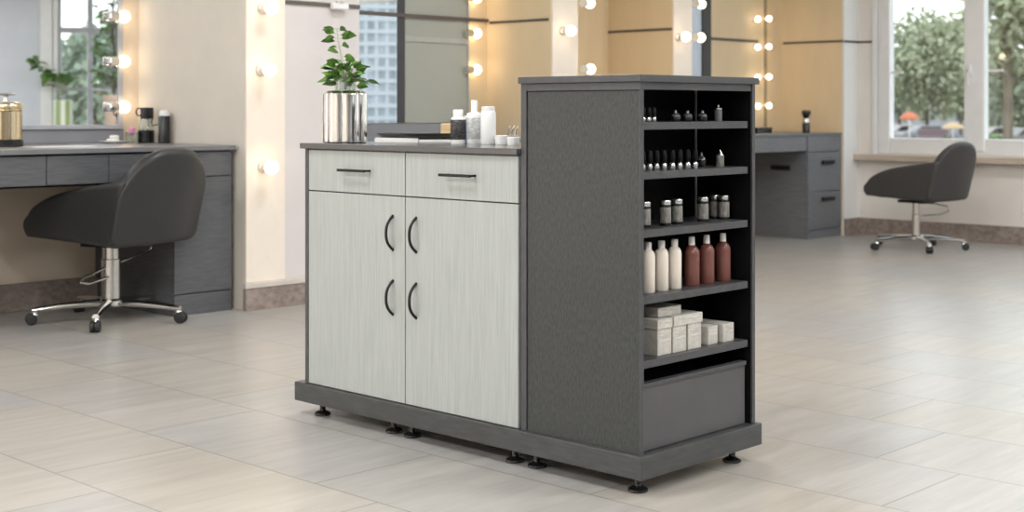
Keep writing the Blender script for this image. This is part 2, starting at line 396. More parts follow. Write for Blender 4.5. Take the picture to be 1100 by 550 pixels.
# baseboards: stone plinth with a pale cap
def baseboard(name, x0, x1, y0, y1, label, cap=.028, h=.145, mcap='cap'):
    root = bpy.data.objects.new(name, None); C.objects.link(root); root['kind'] = 'structure'; root['label'] = label; root['category'] = 'baseboard'
    box('plinth', 'stone', x0, x1, y0, y1, 0, h - cap, parent=root, bevel=.002)
    box('plinth_cap', mcap, x0 - .006, x1 + .006, y0 - .006, y1 + .0, h - cap, h, parent=root, bevel=.003)
baseboard('baseboard_pier', 4.30, 5.10, 6.06, 6.09, 'speckled stone baseboard with pale cap under the left pier')
struct('baseboard_window', 'stone', WX - .025, WX, RY, 6.06, 0, .14, label='brown stone baseboard along the window wall', bevel=.004)
struct('baseboard_right', 'stone', 10.395, WX, 6.06, 6.085, 0, .14, label='brown stone baseboard of the right pier', bevel=.004)

for nm, a, b in (('baseboard_middle', 6.73, 6.99), ('baseboard_inner', 8.035, 8.26)):
    struct(nm, 'stone', a, b, 6.06, 6.09, 0, .14, label='brown stone baseboard of the %s pier' % nm.split('_')[1], bevel=.004)
struct('baseboard_alcove', 'stone', 6.99, 8.035, 6.67, 6.70, 0, .14, label='brown stone baseboard between the two tan piers', bevel=.004)
# dark metal reveal line running round piers and back wall at 1.64 m
ZL = 1.645
def line(n, *d, label): struct('trim_%d' % n, 'groove', *d, label=label)
line(11, 4.577, 5.10, 6.086, 6.094, ZL - .011, ZL + .011, label='dark metal line across the pinkish pier')
line(12, 5.10, 6.72, 6.664, 6.672, ZL + .01, ZL + .034, label='dark metal bar across the wall mirror')
line(13, 6.724, 6.73, 6.12, 6.66, ZL, ZL + .016, label='dark groove on the tan side of the middle pier')
line(14, 8.029, 8.035, 6.1, 6.7, ZL - .01, ZL + .008, label='dark groove on the tan side of the inner pier')
line(15, 9.31, 10.02, 6.692, 6.7, ZL - .012, ZL + .010, label='dark groove on the tan back wall')
line(16, 10.389, 10.395, 6.09, 6.68, ZL - .012, ZL + .006, label='dark groove on the tan side of the right pier')
line(18, WX - .006, WX, 5.96, 6.08, ZL - .014, ZL + .004, label='dark groove on wall beside the right window frame')
line(17, 10.395, WX, 6.078, 6.085, ZL - .014, ZL + .004, label='dark groove on the white right pier')

# ------------------------------------------------------------------ mirrors
mr = thing('wall_mirror', 'large mirror above the left vanity showing a window', 'mirror')
abox(MB(), .128, 3.6, .005, .02, .975, CEIL - .15).build('mirror_glass', 'mirror', mr)
m = MB(); abox(m, .10, .128, 0, .03, .95, CEIL - .15); abox(m, .128, 3.6, 0, .031, .95, .975); m.build('mirror_frame', 'mframe', mr, bevel=.002)
mr = thing('wall_mirror', 'tall mirror behind the plant, crossed by a dark metal bar', 'mirror')
box('mirror_glass', 'mirror', 5.11, 5.90, 6.675, 6.69, .975, CEIL - .15, parent=mr)
box('mirror_frame', 'door_dark', 5.90, 5.965, 6.672, 6.70, .975, CEIL - .15, parent=mr)
gp = thing('wall_panel', 'grey green wall panel with pale cross rail right of tall mirror', 'panel')
box('panel_board', 'door_green', 5.967, 6.535, 6.684, 6.70, .975, CEIL - .15, parent=gp)
box('cross_rail', 'rail_grey', 5.967, 6.535, 6.676, 6.684, 1.50, 1.535, parent=gp, bevel=.003)
box('edge_strip', 'mframe', 6.535, 6.545, 6.676, 6.70, .975, CEIL - .15, parent=gp)
mr = thing('wall_mirror', 'mirror with a wide black edge above the right vanity', 'mirror')
box('mirror_glass', 'mirror', 8.27, 9.19, 6.675, 6.69, .975, CEIL - .15, parent=mr)
box('mirror_frame', 'door_dark', 9.19, 9.30, 6.665, 6.70, .868, CEIL - .15, parent=mr)
struct('trim_20', 'strip', 6.55, 6.73, 6.69, 6.70, .975, PZ, label='cream strip right of the tall mirror') .data.materials[0] = M['tan']

# ------------------------------------------------------------------ bulbs
def make_bulb(r=.034):
    root = thing('globe_bulb', 'x', 'light bulb')
    m = MB(); m.lathe([(.030, 0), (.030, .012), (.022, .016), (.020, .045), (.016, .052)], 16, axis='-y'); m.build('socket', 'socket', root, smooth=True)
    m = MB(); m.sphere(r, (0, -.045 - r * .85, 0), 20); m.build('globe', 'bulb', root, smooth=True)
    return root
def side_bulb():                                                # chrome cup lying along the wall, globe at its right end
    root = thing('globe_bulb', 'x', 'light bulb')
    m = MB(); m.lathe([(.022, 0), (.027, .004), (.027, .055), (.020, .066), (.016, .072)], 18, axis='x'); m.build('socket', 'chrome', root, smooth=True)
    m = MB(); m.box(.012, .036, .0, .048, -.012, .012); m.build('bracket', 'chrome', root, bevel=.003)
    m = MB(); m.sphere(.034, (.098, 0, 0), 20); m.build('globe', 'bulb', root, smooth=True)
    return root
sbulb0 = None
def sbulb(x, y, v, label, group):
    global sbulb0
    X, Y, d = at_v(x, v); loc = (X - .098, v, zz(y, d))
    if sbulb0 is None: sbulb0 = side_bulb(); sbulb0.location = loc; o = sbulb0; o['label'] = label
    else: o = dup(sbulb0, loc, label)
    o['group'] = group
    return o
bulb0 = None
def bulb(x, y, v, label, group, scale=1., rz=0, off=.075, u=None):
    global bulb0
    if u is None: X, Y, d = at_v(x, v - off)
    else: a, b = ray(x); d = u / a; X, Y = u, b * d
    Z = zz(y, d)
    loc = (X, v, Z) if u is None else (X, Y, Z)
    if bulb0 is None: bulb0 = make_bulb(); bulb0.location = loc; o = bulb0; o['label'] = label
    else: o = dup(bulb0, loc, label)
    o['group'] = group; o.scale = (scale,) * 3; o.rotation_euler = (0, 0, rz)
    return o
lv = ['topmost', 'middle', 'lowest']
for i, y in enumerate((18, 66, 115)): sbulb(133.5, y, 7.117, 'glowing round bulb at right edge of the left mirror, %s of three' % lv[i], 'bulbs beside the left mirror')
for i, (x, y) in enumerate(((291, 8), (289, 75), (291, 180))): bulb(x, y, 6.09, 'glowing bulb on the cream strip of the left pier, %s of three' % lv[i], 'bulbs on the left pier', 1.08)
for i, y in enumerate((-2, 36, 75)): sbulb(512, y, 6.648, 'glowing bulb right of the tall middle mirror, %s of three' % lv[i], 'bulbs beside the tall mirror')
bulb(613.5, 33, 6.09, 'glowing bulb with socket on front of the middle pier', 'bulbs on the middle pier')
for i, (x, y) in enumerate(((626, 3), (626.5, 74))): bulb(x, y, 6.25, 'glowing bulb at right edge of the middle pier, %s of two' % ('upper', 'lower')[i], 'bulbs on the middle pier', rz=PI / 2, u=6.99)
bulb(737, 39.5, 6.09, 'glowing bulb with socket on front of the inner pier', 'bulbs on the inner pier')
for i, (x, y) in enumerate(((747, 4), (746.5, 40))): bulb(x, y, 6.25, 'glowing bulb at right edge of the inner pier, %s of two' % ('upper', 'lower')[i], 'bulbs on the inner pier', rz=PI / 2, u=8.26)
od = ['first', 'second', 'third', 'fourth']
for i, y in enumerate((20.5, 50.5, 83, 114)):
    bulb(816.5, y, 6.70, 'glowing bulb on tan back wall, left column, %s from the top' % od[i], 'bulb columns beside the right vanity', .72)
    bulb(828.5, y - .5, 6.70, 'glowing bulb on tan back wall, right column, %s from the top' % od[i], 'bulb columns beside the right vanity', .72)
struct('trim_19', 'groove_tan', 10.12, 10.15, 6.69, 6.70, .87, PZ, label='slim tan batten between the bulb columns')

# little white fixture on the dark line
X, Y, dd = at_v(362, 6.09)
fx = thing('rail_light', 'small cream light fixture on dark line above the plant', 'light', (X, 6.085, zz(7, dd)))
m = MB(); m.box(-.055, .055, -.035, 0, -.018, .016); m.build('housing', 'white_plastic', fx, bevel=.006)
m = MB(); m.cyl(.022, .016, .028, (0, -.018, 0), 16); m.build('cap', 'steel', fx, smooth=True)

# ------------------------------------------------------------------ the rolling cabinet island (faces -X with doors, -Y with shelves)
st = thing('styling_cabinet', 'grey salon cabinet with pale doors and a dark shelf tower', 'cabinet', (2.97, 2.36, 0))
def P(name, m, x0, x1, y0, y1, z0, z1, bevel=.0015, parent=None):
    q = (2.97, 2.36) if (parent is None or parent is st) else (2.97, 2.36)
    return box(name, m, x0 - q[0], x1 - q[0], y0 - q[1], y1 - q[1], z0, z1, parent=parent or st, bevel=bevel)
P('plinth', 'plinth_lam', 2.97, 3.555, 2.36, 3.90, .048, .113, .003)
foot = None
for fx_ in (3.028, 3.48):
    for fy_ in (2.418, 2.80, 2.89, 3.35, 3.44, 3.815):
        if foot is None:
            m = MB(); m.lathe([(.027, 0), (.029, .003), (.028, .008), (.020, .013), (.012, .016), (.0105, .018), (.0105, .05)], 20)
            foot = m.build('levelling_foot', 'black_plastic', st, smooth=True, loc=(fx_ - 2.97, fy_ - 2.36, 0)); foot['label'] = 'black round levelling foot'
        else:
            f = foot.copy(); C.objects.link(f); f.parent = st; f.location = (fx_ - 2.97, fy_ - 2.36, 0)
# base cabinet
P('carcass', 'frame_lam', 3.0, 3.54, 2.827, 3.855, .113, .926)
P('end_panel', 'frame_lam', 2.982, 3.0, 3.838, 3.855, .113, .926)
P('worktop', 'counter', 2.968, 3.55, 2.827, 3.868, .926, .945, .002)
for (a, b, hx) in ((3.338, 3.836, (3.500, 3.640)), (2.836, 3.334, (3.006, 3.144))):
    dr = P('drawer', 'light_lam', 2.983, 2.999, a, b, .783, .923); dr['label'] = 'pale woodgrain drawer front'
    h = MB(); y0, y1 = hx[0] - 2.36, hx[1] - 2.36
    h.box(-.023, -.014, y0, y1, .854, .863)
    for y in (y0 + .006, y1 - .014): h.box(-.016, .014, y, y + .008, .855, .862)
    h.build('handle', 'black_metal', dr, bevel=.001)
for (a, b, hy) in ((3.338, 3.836, 3.395), (2.836, 3.334, 3.283)):
    dr = P('door', 'light_lam', 2.983, 2.999, a, b, .115, .779); dr['label'] = 'pale woodgrain cabinet door'
    for z0 in (.605, .395):
        h = MB(); pts = []
        for i in range(15):
            t = i / 14; pts.append((.014 - .031 * (1 - abs(2 * t - 1) ** 2.6), hy - 2.36, z0 + .112 * t))
        h.tube(pts, .0048, 8); h.build('handle', 'black_metal', dr, smooth=True)
# tower
T0, T1 = 2.375, 2.826
P('top_panel', 'frame_lam', 2.976, 3.552, T0 - .008, T1 + .004, 1.137, 1.157, .002)
sp_ = P('side_panel', 'dark_lam', 2.9895, 3.0, T0 + .0055, T1 - .024, .113, 1.1135, .0005); sp_['label'] = 'dark linen textured side panel'
P('stile', 'frame_lam', 2.985, 3.0, T1 - .022, T1, .113, 1.137, .001)
P('stile', 'frame_lam', 2.985, 3.0, T0, T0 + .0045, .113, 1.137, .0008)
P('rail', 'frame_lam', 2.9851, 3.0, T0 + .0045, T1 - .022, 1.115, 1.137, .001)
P('side_panel', 'frame_lam', 3.525, 3.54, T0, T1, .113, 1.137, .001)
P('back_panel', 'frame_lam', 3.0, 3.525, T1 - .012, T1, .113, 1.137, .0)
P('rail', 'frame_lam', 3.0, 3.525, T0 + .004, T0 + .02, 1.116, 1.137, .001)
BK = 2.585
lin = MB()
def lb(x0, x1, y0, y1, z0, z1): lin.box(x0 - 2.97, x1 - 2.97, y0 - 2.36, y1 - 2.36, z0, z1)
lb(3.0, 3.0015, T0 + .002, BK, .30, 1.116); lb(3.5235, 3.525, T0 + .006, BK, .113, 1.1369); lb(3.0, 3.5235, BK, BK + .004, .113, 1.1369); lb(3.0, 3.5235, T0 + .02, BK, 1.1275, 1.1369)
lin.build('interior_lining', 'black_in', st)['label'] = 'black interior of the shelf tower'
P('corner_glint', 'rail_grey', 3.5195, 3.5235, BK - .006, BK, .72, 1.12, .0)  # matte pale strip paints the light caught along the inner corner
SH = [1.026, .889, .728, .544, .367]
for z in SH:
    P('shelf', 'frame_lam', 3.0015, 3.512, T0 + .008, BK, z - .021, z, .001)
kd = P('kick_drawer', 'kick', 3.0015, 3.508, T0 + .016, T0 + .032, .115, .292, .001); kd['label'] = 'plain dark drawer front under the shelves'
P('drawer_lip', 'frame_lam', 3.0015, 3.508, T0 + .010, T0 + .034, .292, .304, .001, parent=None)
for z in (1.08, .945, .80, .61):
    for y in (2.44, 2.49): 
        m = MB(); m.cyl(.003, 0, .004, (3.5235 - 2.97, y - 2.36, z), 8, axis='-x'); m.build('shelf_pin', 'peg', st)

# ------------------------------------------------------------------ small things on the tower shelves
ords = ['first', 'second', 'third', 'fourth', 'fifth', 'sixth', 'seventh', 'eighth', 'ninth', 'tenth']
def on_shelf(x, v): X, Y, d = at_v(x, v); return X, Y
def squeeze_bottle(name, body, label, cat, group, brown):
    r = thing(name, label, cat, group=group)
    if not brown: prof = [(.0185, 0), (.0205, .003), (.0205, .100), (.0195, .109), (.0150, .117), (.0095, .121), (.0090, .124)]
    else: prof = [(.0215, 0), (.0235, .003), (.0235, .092), (.0225, .102), (.0170, .112), (.0100, .118), (.0092, .122)]
    MB().lathe(prof, 24).build('bottle_body', body, r, smooth=True)
    MB().lathe([(.0102, .1215), (.0102, .140), (.0090, .142)] if not brown else [(.0098, .1185), (.0090, .142), (.008, .144)], 18).build('cap', 'cap_white', r, smooth=True)
    return r
w0 = b0 = None
for i, x in enumerate((696, 710.5, 724.5)):
    X, Y = on_shelf(x, 2.438); L = 'cream bottle with white cap on the fourth shelf, %s from left' % ords[i]
    if w0 is None: w0 = squeeze_bottle('shampoo_bottle', 'cream_bottle', L, 'bottle', 'cream bottles on the fourth shelf', False); w0.location = (X, Y, SH[3])
    else: dup(w0, (X, Y, SH[3]), L)
for i, x in enumerate((743, 759, 776.5)):
    X, Y = on_shelf(x, 2.44); L = 'reddish brown bottle with white cap on the fourth shelf, %s from left' % ords[i]
    if b0 is None: b0 = squeeze_bottle('shampoo_bottle', 'brown_bottle', L, 'bottle', 'brown bottles on the fourth shelf', True); b0.location = (X, Y, SH[3])
    else: dup(b0, (X, Y, SH[3]), L)
def jar(label):
    r = thing('spice_jar', label, 'jar', group='labelled jars on the third shelf')
    MB().lathe([(.0150, 0), (.0165, .002), (.0165, .056), (.0155, .060)], 20).build('glass_body', 'jar_dark', r, smooth=True)
    MB().lathe([(.0168, .008), (.0169, .009), (.0169, .052), (.0168, .053)], 20).build('label', 'label_jar', r, smooth=True)
    MB().lathe([(.0162, .060), (.0168, .061), (.0168, .072), (.0160, .073)], 20).build('lid', 'nail_silver', r, smooth=True)
    return r
j0 = None
jl = ['at the left end', 'second from left', 'third from left', 'fourth from left', 'half behind the last one', 'at the right end']
for i, (x, v) in enumerate(((692.5, 2.44), (714.5, 2.44), (727, 2.445), (755, 2.45), (768, 2.485), (777.5, 2.45))):
    X, Y = on_shelf(x, v); L = 'dark labelled jar with silver lid on the third shelf, ' + jl[i]
    if j0 is None: j0 = jar(L); j0.location = (X, Y, SH[2])
    else: dup(j0, (X, Y, SH[2]), L)
def polish(label):
    r = thing('nail_polish', label, 'nail polish', group='polish bottles on the top shelves')
    MB().lathe([(.0075, 0), (.0088, .002), (.0088, .015), (.0062, .019), (.005, .020)], 14).build('bottle_body', 'nail_silver', r, smooth=True)
    MB().lathe([(.0056, .020), (.0085, .024), (.0095, .036), (.008, .052), (.005, .056)], 14).build('cap', 'black_cap', r, smooth=True)
    return r
p0 = None
for i, x in enumerate((690, 697.5, 705, 713, 722, 730, 738.5, 746.5)):
    X, Y = on_shelf(x, 2.43); L = 'black capped silver polish bottle on the second shelf, %s from left' % ords[i]
    if p0 is None: p0 = polish(L); p0.location = (X, Y, SH[1])
    else: dup(p0, (X, Y, SH[1]), L)
for i, x in enumerate((690.5, 696.5, 702)):
    X, Y = on_shelf(x, 2.435); o = dup(p0, (X, Y, SH[0]), 'black capped polish bottle at left on the top shelf, %s of three' % ords[i]); o.scale = (.9, .9, .75)
# shiny dark dishes with knobs
def dome(label, g):
    r = thing('polish_pot', label, 'pot', group=g)
    MB().lathe([(.010, 0), (.013, .002), (.0155, .012), (.014, .016)], 18).build('bowl', 'black_plastic', r, smooth=True)
    MB().lathe([(.0145, .016), (.0150, .018), (.011, .023), (.004, .026), (.004, .029), (.005, .031), (.003, .034)], 18).build('lid', 'nail_silver', r, smooth=True)
    return r
d0 = None
for i, x in enumerate((725.5, 738.5, 754.5)):
    X, Y = on_shelf(x, 2.435); L = 'round dark pot with shiny lid on the top shelf, %s of three' % ords[i]
    if d0 is None: d0 = dome(L, 'dark round pots'); d0.location = (X, Y, SH[0])
    else: dup(d0, (X, Y, SH[0]), L)
X, Y = on_shelf(753.5, 2.475); dup(d0, (X, Y, SH[1]), 'round dark pot with shiny lid on second shelf behind the polish row').scale = (1, 1, 1.3)
def tin(label, loc, pointed):
    r = thing('lidded_tin', label, 'tin', loc)
    MB().lathe([(.0115, 0), (.012, .001), (.012, .034), (.0118, .035)], 20, rfun=lambda a: 1 + .03 * math.cos(10 * a)).build('tin_body', 'label_jar' if pointed else 'grey_top', r, smooth=True)
    MB().lathe([(.0125, .035), (.0128, .036), (.0125, .039), (.005, .043), (.003, .044), (.0045, .048), (.003, .051)] if not pointed else [(.012, .035), (.0118, .036), (.004, .043), (.0025, .049), (.001, .051)], 20).build('lid', 'steel', r, smooth=True)
X, Y = on_shelf(771.5, 2.44); tin('grey ribbed tin with knobbed lid at right on the top shelf', (X, Y, SH[0]), False)
X, Y = on_shelf(773.5, 2.44); tin('grey tin with pointed lid at right on the second shelf', (X, Y, SH[1]), True)

def carton(label, x, y, z, w, d, h, rz=0.0, lab=True):
    r = thing('carton', label, 'box', (x, y, z), rz, 'cream cartons on the lowest shelf')
    box('carton_body', 'box_card', -w / 2, w / 2, -d / 2, d / 2, 0, h, parent=r, bevel=.0012)
    box('printed_panel', 'box_label', -w * .36, w * .36, -d / 2 - .0004, -d / 2, h * .52, h * .82, parent=r)
    return r
S5 = SH[4]
def ct(label, x0, x1, v, d, z, h, rz=0.): carton(label, (x0 + x1) / 2, v + d / 2, S5 + z, x1 - x0, d, h, rz)
ct('tall cream carton at the left end of the front row on the lowest shelf', 3.100, 3.163, 2.405, .095, 0, .0745)
ct('tall narrow cream carton second in the front row on the lowest shelf', 3.172, 3.234, 2.405, .095, 0, .0745)
ct('tall narrow cream carton third in the front row, beside the small ones', 3.243, 3.306, 2.405, .095, 0, .0745)
ct('small cream carton standing left of the rightmost one', 3.346, 3.398, 2.412, .075, 0, .054, .08)
ct('small long cream carton at the right end of the lowest shelf', 3.417, 3.475, 2.408, .125, 0, .054, .04)
ct('flat speckled carton lying on the leftmost tall carton', 3.097, 3.165, 2.402, .10, .0748, .027)
ct('flat speckled carton lying across the second and third tall cartons', 3.173, 3.309, 2.402, .10, .0748, .029)
ct('flat cream carton topmost of the stack at left', 3.128, 3.236, 2.425, .11, .1041, .026)

# ------------------------------------------------------------------ things on the pale worktop
CT = .945
X, Y = at_d(371, 4.85)
vz = thing('chrome_vase', 'fluted chrome vase holding a leafy sprig on the pale cabinet', 'vase', (X, Y, CT))
flt = lambda a: 1 - .11 * (1 - abs(math.cos(3.5 * a + .6)) ** .7)
MB().lathe([(.070, 0), (.0775, .003), (.0780, .010), (.0780, .165), (.0770, .172), (.064, .181), (.040, .183)], 112, rfun=flt).build('vase_body', 'chrome', vz, smooth=True)
nk = MB(); nk.lathe([(.036, .1832), (.037, .19), (.037, .222), (.0365, .2225), (.034, .2225), (.034, .19), (.033, .185)], 24); nk.build('glass_neck', 'clear', vz, smooth=True)
pl = thing('leafy_plant', 'green leafy sprig standing in the fluted chrome vase', 'plant', (X, Y, CT))
camx = Vector((FY, -FX, 0)); camd = Vector((FX, FY, 0))          # right and away, in room coordinates
def W(a, b, h): return camx * a + camd * b + Vector((0, 0, h))
stem_pts = [W(.0, 0, .186), W(-.006, .0, .25), W(-.016, .004, .31), W(-.026, .004, .36), W(-.03, .0, .40)]
sb = MB(); sb.tube(stem_pts, [.0035, .0032, .003, .0024, .0014], 8)
lf = MB()
random.seed(11)
for i, (h, s) in enumerate([(.262, -1), (.272, 1), (.285, 1), (.295, -1), (.315, -1), (.322, 1), (.34, -1), (.348, 1), (.355, -1), (.368, 1), (.372, -1), (.385, 1), (.388, -1), (.395, 1), (.40, -1), (.41, 1)]):
    t = (h - .186) / .214 * 4; k = min(3, int(t)); p = stem_pts[k].lerp(stem_pts[k + 1], min(1, t - k))
    dr = W(s * (.8 + .3 * random.random()), random.uniform(-.9, .7), random.uniform(-.1, .35))
    q = p + dr * .012; sb.tube([p, q], .0012, 5)
    L = random.uniform(.034, .050) * (1 if h < .38 else .8); lf.leaf(q, dr, L * 1.12, L * .66, .22, s * random.uniform(.3, 1.1))
for i in range(84):
    a = random.uniform(0, 2 * PI); el = random.uniform(-.05, .9)
    dr = W(math.cos(a) * math.cos(el), math.sin(a) * math.cos(el), math.sin(el))
    p = W(0, 0, .20 + random.uniform(.0, .04)); q = p + dr * random.uniform(.015, .058)
    sb.tube([p, q], .0012, 5); L = random.uniform(.032, .050); lf.leaf(q, dr + Vector((0, 0, .1)), L, L * .68, .35, random.uniform(-1.1, 1.1))
for dr, r0 in ((W(-1, -.2, .05), .05), (W(-.9, .3, -.05), .045), (W(1, -.3, -.02), .045), (W(1, .2, .0), .07), (W(-.8, -.6, .2), .04)):
    p = W(0, 0, .215); q = p + dr.normalized() * r0; sb.tube([p, q], .0013, 5); lf.leaf(q, dr, .050, .030, .25, .5)
sb.build('stem', 'stem', pl, smooth=True); lf.build('foliage', 'leaf', pl, smooth=True)

RZ = -math.radians(46)
mg = thing('magazine', 'pale magazine lying under the dark tray on the cabinet', 'magazine', (3.338, 3.655, CT), RZ + .06)
m = MB(); m.box(-.158, -.004, -.075, .075, .0006, .016); m.box(-.002, .135, -.078, .072, .0006, .011); m.build('pages', 'paper', mg, bevel=.002)
m = MB(); m.box(-.162, .14, -.081, .078, 0, .0006); m.build('cover', 'splash', mg)
ty = thing('tray', 'flat dark oval tray lying on the pale magazine behind the bottles', 'tray', (3.350, 3.645, CT + .0162), RZ)
m = MB(); m.lathe([(.11, 0), (.140, .002), (.157, .014), (.160, .0165), (.155, .0165), (.135, .0045), (.09, .0042)], 48); o = m.build('tray_dish', 'tray', ty, smooth=True); o.scale = (1.08, .60, 1)
bl = thing('wood_block', 'small pale wooden block behind the black labelled bottle', 'block', (3.475, 3.645, CT), RZ)
m = MB(); m.box(-.032, .032, -.02, .02, 0, .066); m.build('block_body', 'wood', bl, bevel=.005)
nb = thing('notebook', 'closed grey notebook lying behind the tray', 'notebook', (3.475, 3.73, CT), RZ + .1)
m = MB(); m.box(-.12, .12, -.055, .055, .0, .016); m.build('page_block', 'paper', nb); m = MB(); m.box(-.123, .123, -.058, .058, .0162, .0195); m.build('cover', 'splash', nb, bevel=.001)

def flat_bottle(label, x, d, w, h_body, capr, caph, body, lab, lz, sh=.012):
    X, Y = at_d(x, d)
    r = thing('product_bottle', label, 'bottle', (X, Y, CT), RZ, 'bottles on the pale worktop')
    m = MB(); m.lathe([(w * .92, 0), (w, .003), (w, h_body - sh), (w * .93, h_body - sh * .4), (capr * 1.05, h_body)], 28); m.build('bottle_body', body, r, smooth=True)
    m = MB(); m.lathe([(capr, h_body), (capr * 1.03, h_body + .002), (capr * 1.03, h_body + caph - .002), (capr * .93, h_body + caph)], 22); m.build('cap', 'white_plastic', r, smooth=True)
    if lab: m = MB(); m.lathe([(w + .0002, lz[0]), (w + .0007, lz[0] + .001), (w + .0007, lz[1] - .001), (w + .0002, lz[1])], 28); m.build('label', lab, r, smooth=True)
    return r
flat_bottle('white bottle with black label and square cap, leftmost of the three', 492, 4.72, .0255, .092, .0165, .024, 'white_plastic', 'label_black', (.014, .082))
flat_bottle('white bottle with grey label and tall thin cap, middle of the three', 509.5, 4.72, .0265, .108, .0105, .040, 'white_plastic', 'label_grey', (.016, .088))
flat_bottle('plain white bottle with wide cap, right of the three bottles', 524.5, 4.62, .0255, .112, .0215, .014, 'white_plastic', None, None, .008)
X, Y = at_d(500.8, 4.86)
tb = thing('blue_tube', 'dark blue tube standing between the white bottles', 'tube', (X, Y, CT))
m = MB(); m.lathe([(.012, 0), (.013, .004), (.012, .07), (.006, .082)], 16); m.build('tube_body', 'blue', tb, smooth=True)
m = MB(); m.lathe([(.007, .082), (.007, .094), (.006, .095)], 14); m.build('cap', 'white_plastic', tb, smooth=True)
def cream_jar(label, x, d, r_, h):
    X, Y = at_d(x, d); r = thing('cream_jar', label, 'jar', (X, Y, CT), 0, 'white jars on the worktop')
    m = MB(); m.lathe([(r_ * .92, 0), (r_, .003), (r_, h * .55)], 24); m.build('jar_body', 'white_plastic', r, smooth=True)
    m = MB(); m.lathe([(r_ * 1.03, h * .56), (r_ * 1.04, h * .6), (r_ * 1.04, h * .96), (r_ * .98, h)], 24); m.build('lid', 'cap_white', r, smooth=True)
cream_jar('low white jar right beside the plain white bottle', 538.5, 4.60, .0215, .031)
cream_jar('low white jar against the shelf tower', 551.5, 4.52, .020, .027)
X, Y = at_d(549, 4.78)
cl = thing('hair_clip', 'dark metal hair clips standing behind the white jars', 'clip', (X, Y, CT), RZ)
m = MB(); m.box(-.026, .026, -.016, .016, 0, .028); m.build('clip_holder', 'splash', cl, bevel=.003)
for a in (-.014, 0, .013):
    m = MB(); m.tube([(a, 0, .028), (a + .004, 0, .045), (a + .012, -.004, .060)], [.003, .0035, .0015], 6); m.build('prong', 'steel', cl, smooth=True)

# ------------------------------------------------------------------ vanity desks
WT = .873
def drawer_front(root, name, x0, x1, z0, z1, m, y=0.0, th=.018):
    return box(name, m, x0, x1, y, y + th, z0, z1, parent=root, bevel=.0015)
va = thing('vanity_desk', 'grey oak vanity desk under the large left mirror', 'desk', (0, 6.15, 0))
ta = math.tan(ALPHA)
m = MB(); m.prism([(2.2, 0), (4.30, 0), (4.30, .99), (2.2, .99 + 2.1 * ta)], .849, WT, lambda p, z: Vector((p[0], p[1], z))); m.build('worktop', 'grey_top', va, bevel=.002)
m = MB(); m.box(-2.1, -.09, -.014, -.002, WT, .949, rot=RA, off=(HX, HY - 6.15, 0)); m.build('backsplash', 'splash', va, bevel=.002)
box('apron_box', 'black_in', 2.22, 3.93, .04, .80, .69, .848, parent=va)
for a, b in ((2.235, 2.565), (2.569, 2.899), (2.903, 3.231), (3.235, 3.561), (3.565, 3.925)): drawer_front(va, 'drawer', a, b, .700, .840, 'grey_lam', .018)
box('modesty_panel', 'plaster_warm', 2.222, 3.931, .80, .90, 0, .848, parent=va); box('kick_rail', 'stone', 2.222, 3.931, .775, .80, 0, .145, parent=va, bevel=.003)
box('pedestal', 'grey_lam', 3.932, 4.285, .038, .95, 0, .848, parent=va)
drawer_front(va, 'drawer', 3.935, 4.283, .715, .840, 'grey_lam', .018)
drawer_front(va, 'cabinet_door', 3.935, 4.283, .112, .709, 'grey_lam', .018)
drawer_front(va, 'kickboard', 3.935, 4.283, .0, .106, 'grey_lam', .02)
box('side_panel', 'grey_lam', 2.2, 2.222, .02, .95, 0, .848, parent=va)
# second desk, mostly behind the rolling cabinet
vb = thing('vanity_desk', 'grey vanity desk under the tall mirror behind the cabinet', 'desk', (0, 6.13, 0))
box('worktop', 'grey_top', 5.115, 6.715, 0, .56, .849, WT, parent=vb, bevel=.002)
box('backsplash', 'splash', 5.115, 6.715, .53, .54, WT, .97, parent=vb, bevel=.002)
box('apron_box', 'grey_lam', 5.13, 6.70, .04, .5, .70, .848, parent=vb)
for a in (5.13, 5.655, 6.18): drawer_front(vb, 'drawer', a, a + .52, .705, .842, 'grey_lam', .02)
box('side_panel', 'grey_lam', 5.115, 5.135, .02, .53, 0, .848, parent=vb); box('side_panel', 'grey_lam', 6.695, 6.715, .02, .53, 0, .848, parent=vb)
# right desk
vc = thing('vanity_desk', 'mid grey vanity desk with black pulls beside the window', 'desk', (0, 6.10, 0))
box('worktop', 'grey_desk', 8.27, 10.385, 0, .56, .85, .868, parent=vc, bevel=.002)
box('apron', 'grey_desk', 8.30, 9.858, .012, .45, .725, .849, parent=vc, bevel=.001)
box('pedestal', 'grey_desk', 9.86, 10.38, .02, .56, 0, .849, parent=vc)
for z0, z1 in ((.715, .845), (.39, .709), (.075, .384)):
    q = drawer_front(vc, 'drawer', 9.862, 10.378, z0, z1, 'grey_desk', .004, .016)
    if z1 < .8:
        zc = .628 if z0 > .3 else .325
        box('pull', 'black_metal', 10.07, 10.25, -.018, .004, zc - .02, zc + .012, parent=q, bevel=.003)
drawer_front(vc, 'kickboard', 9.862, 10.378, 0, .069, 'grey_desk', .006, .014)
box('side_pull', 'black_metal', 9.838, 9.86, .17, .35, .56, .60, parent=vc, bevel=.003)
box('side_panel', 'grey_desk', 8.27, 8.29, .02, .56, 0, .849, parent=vc)

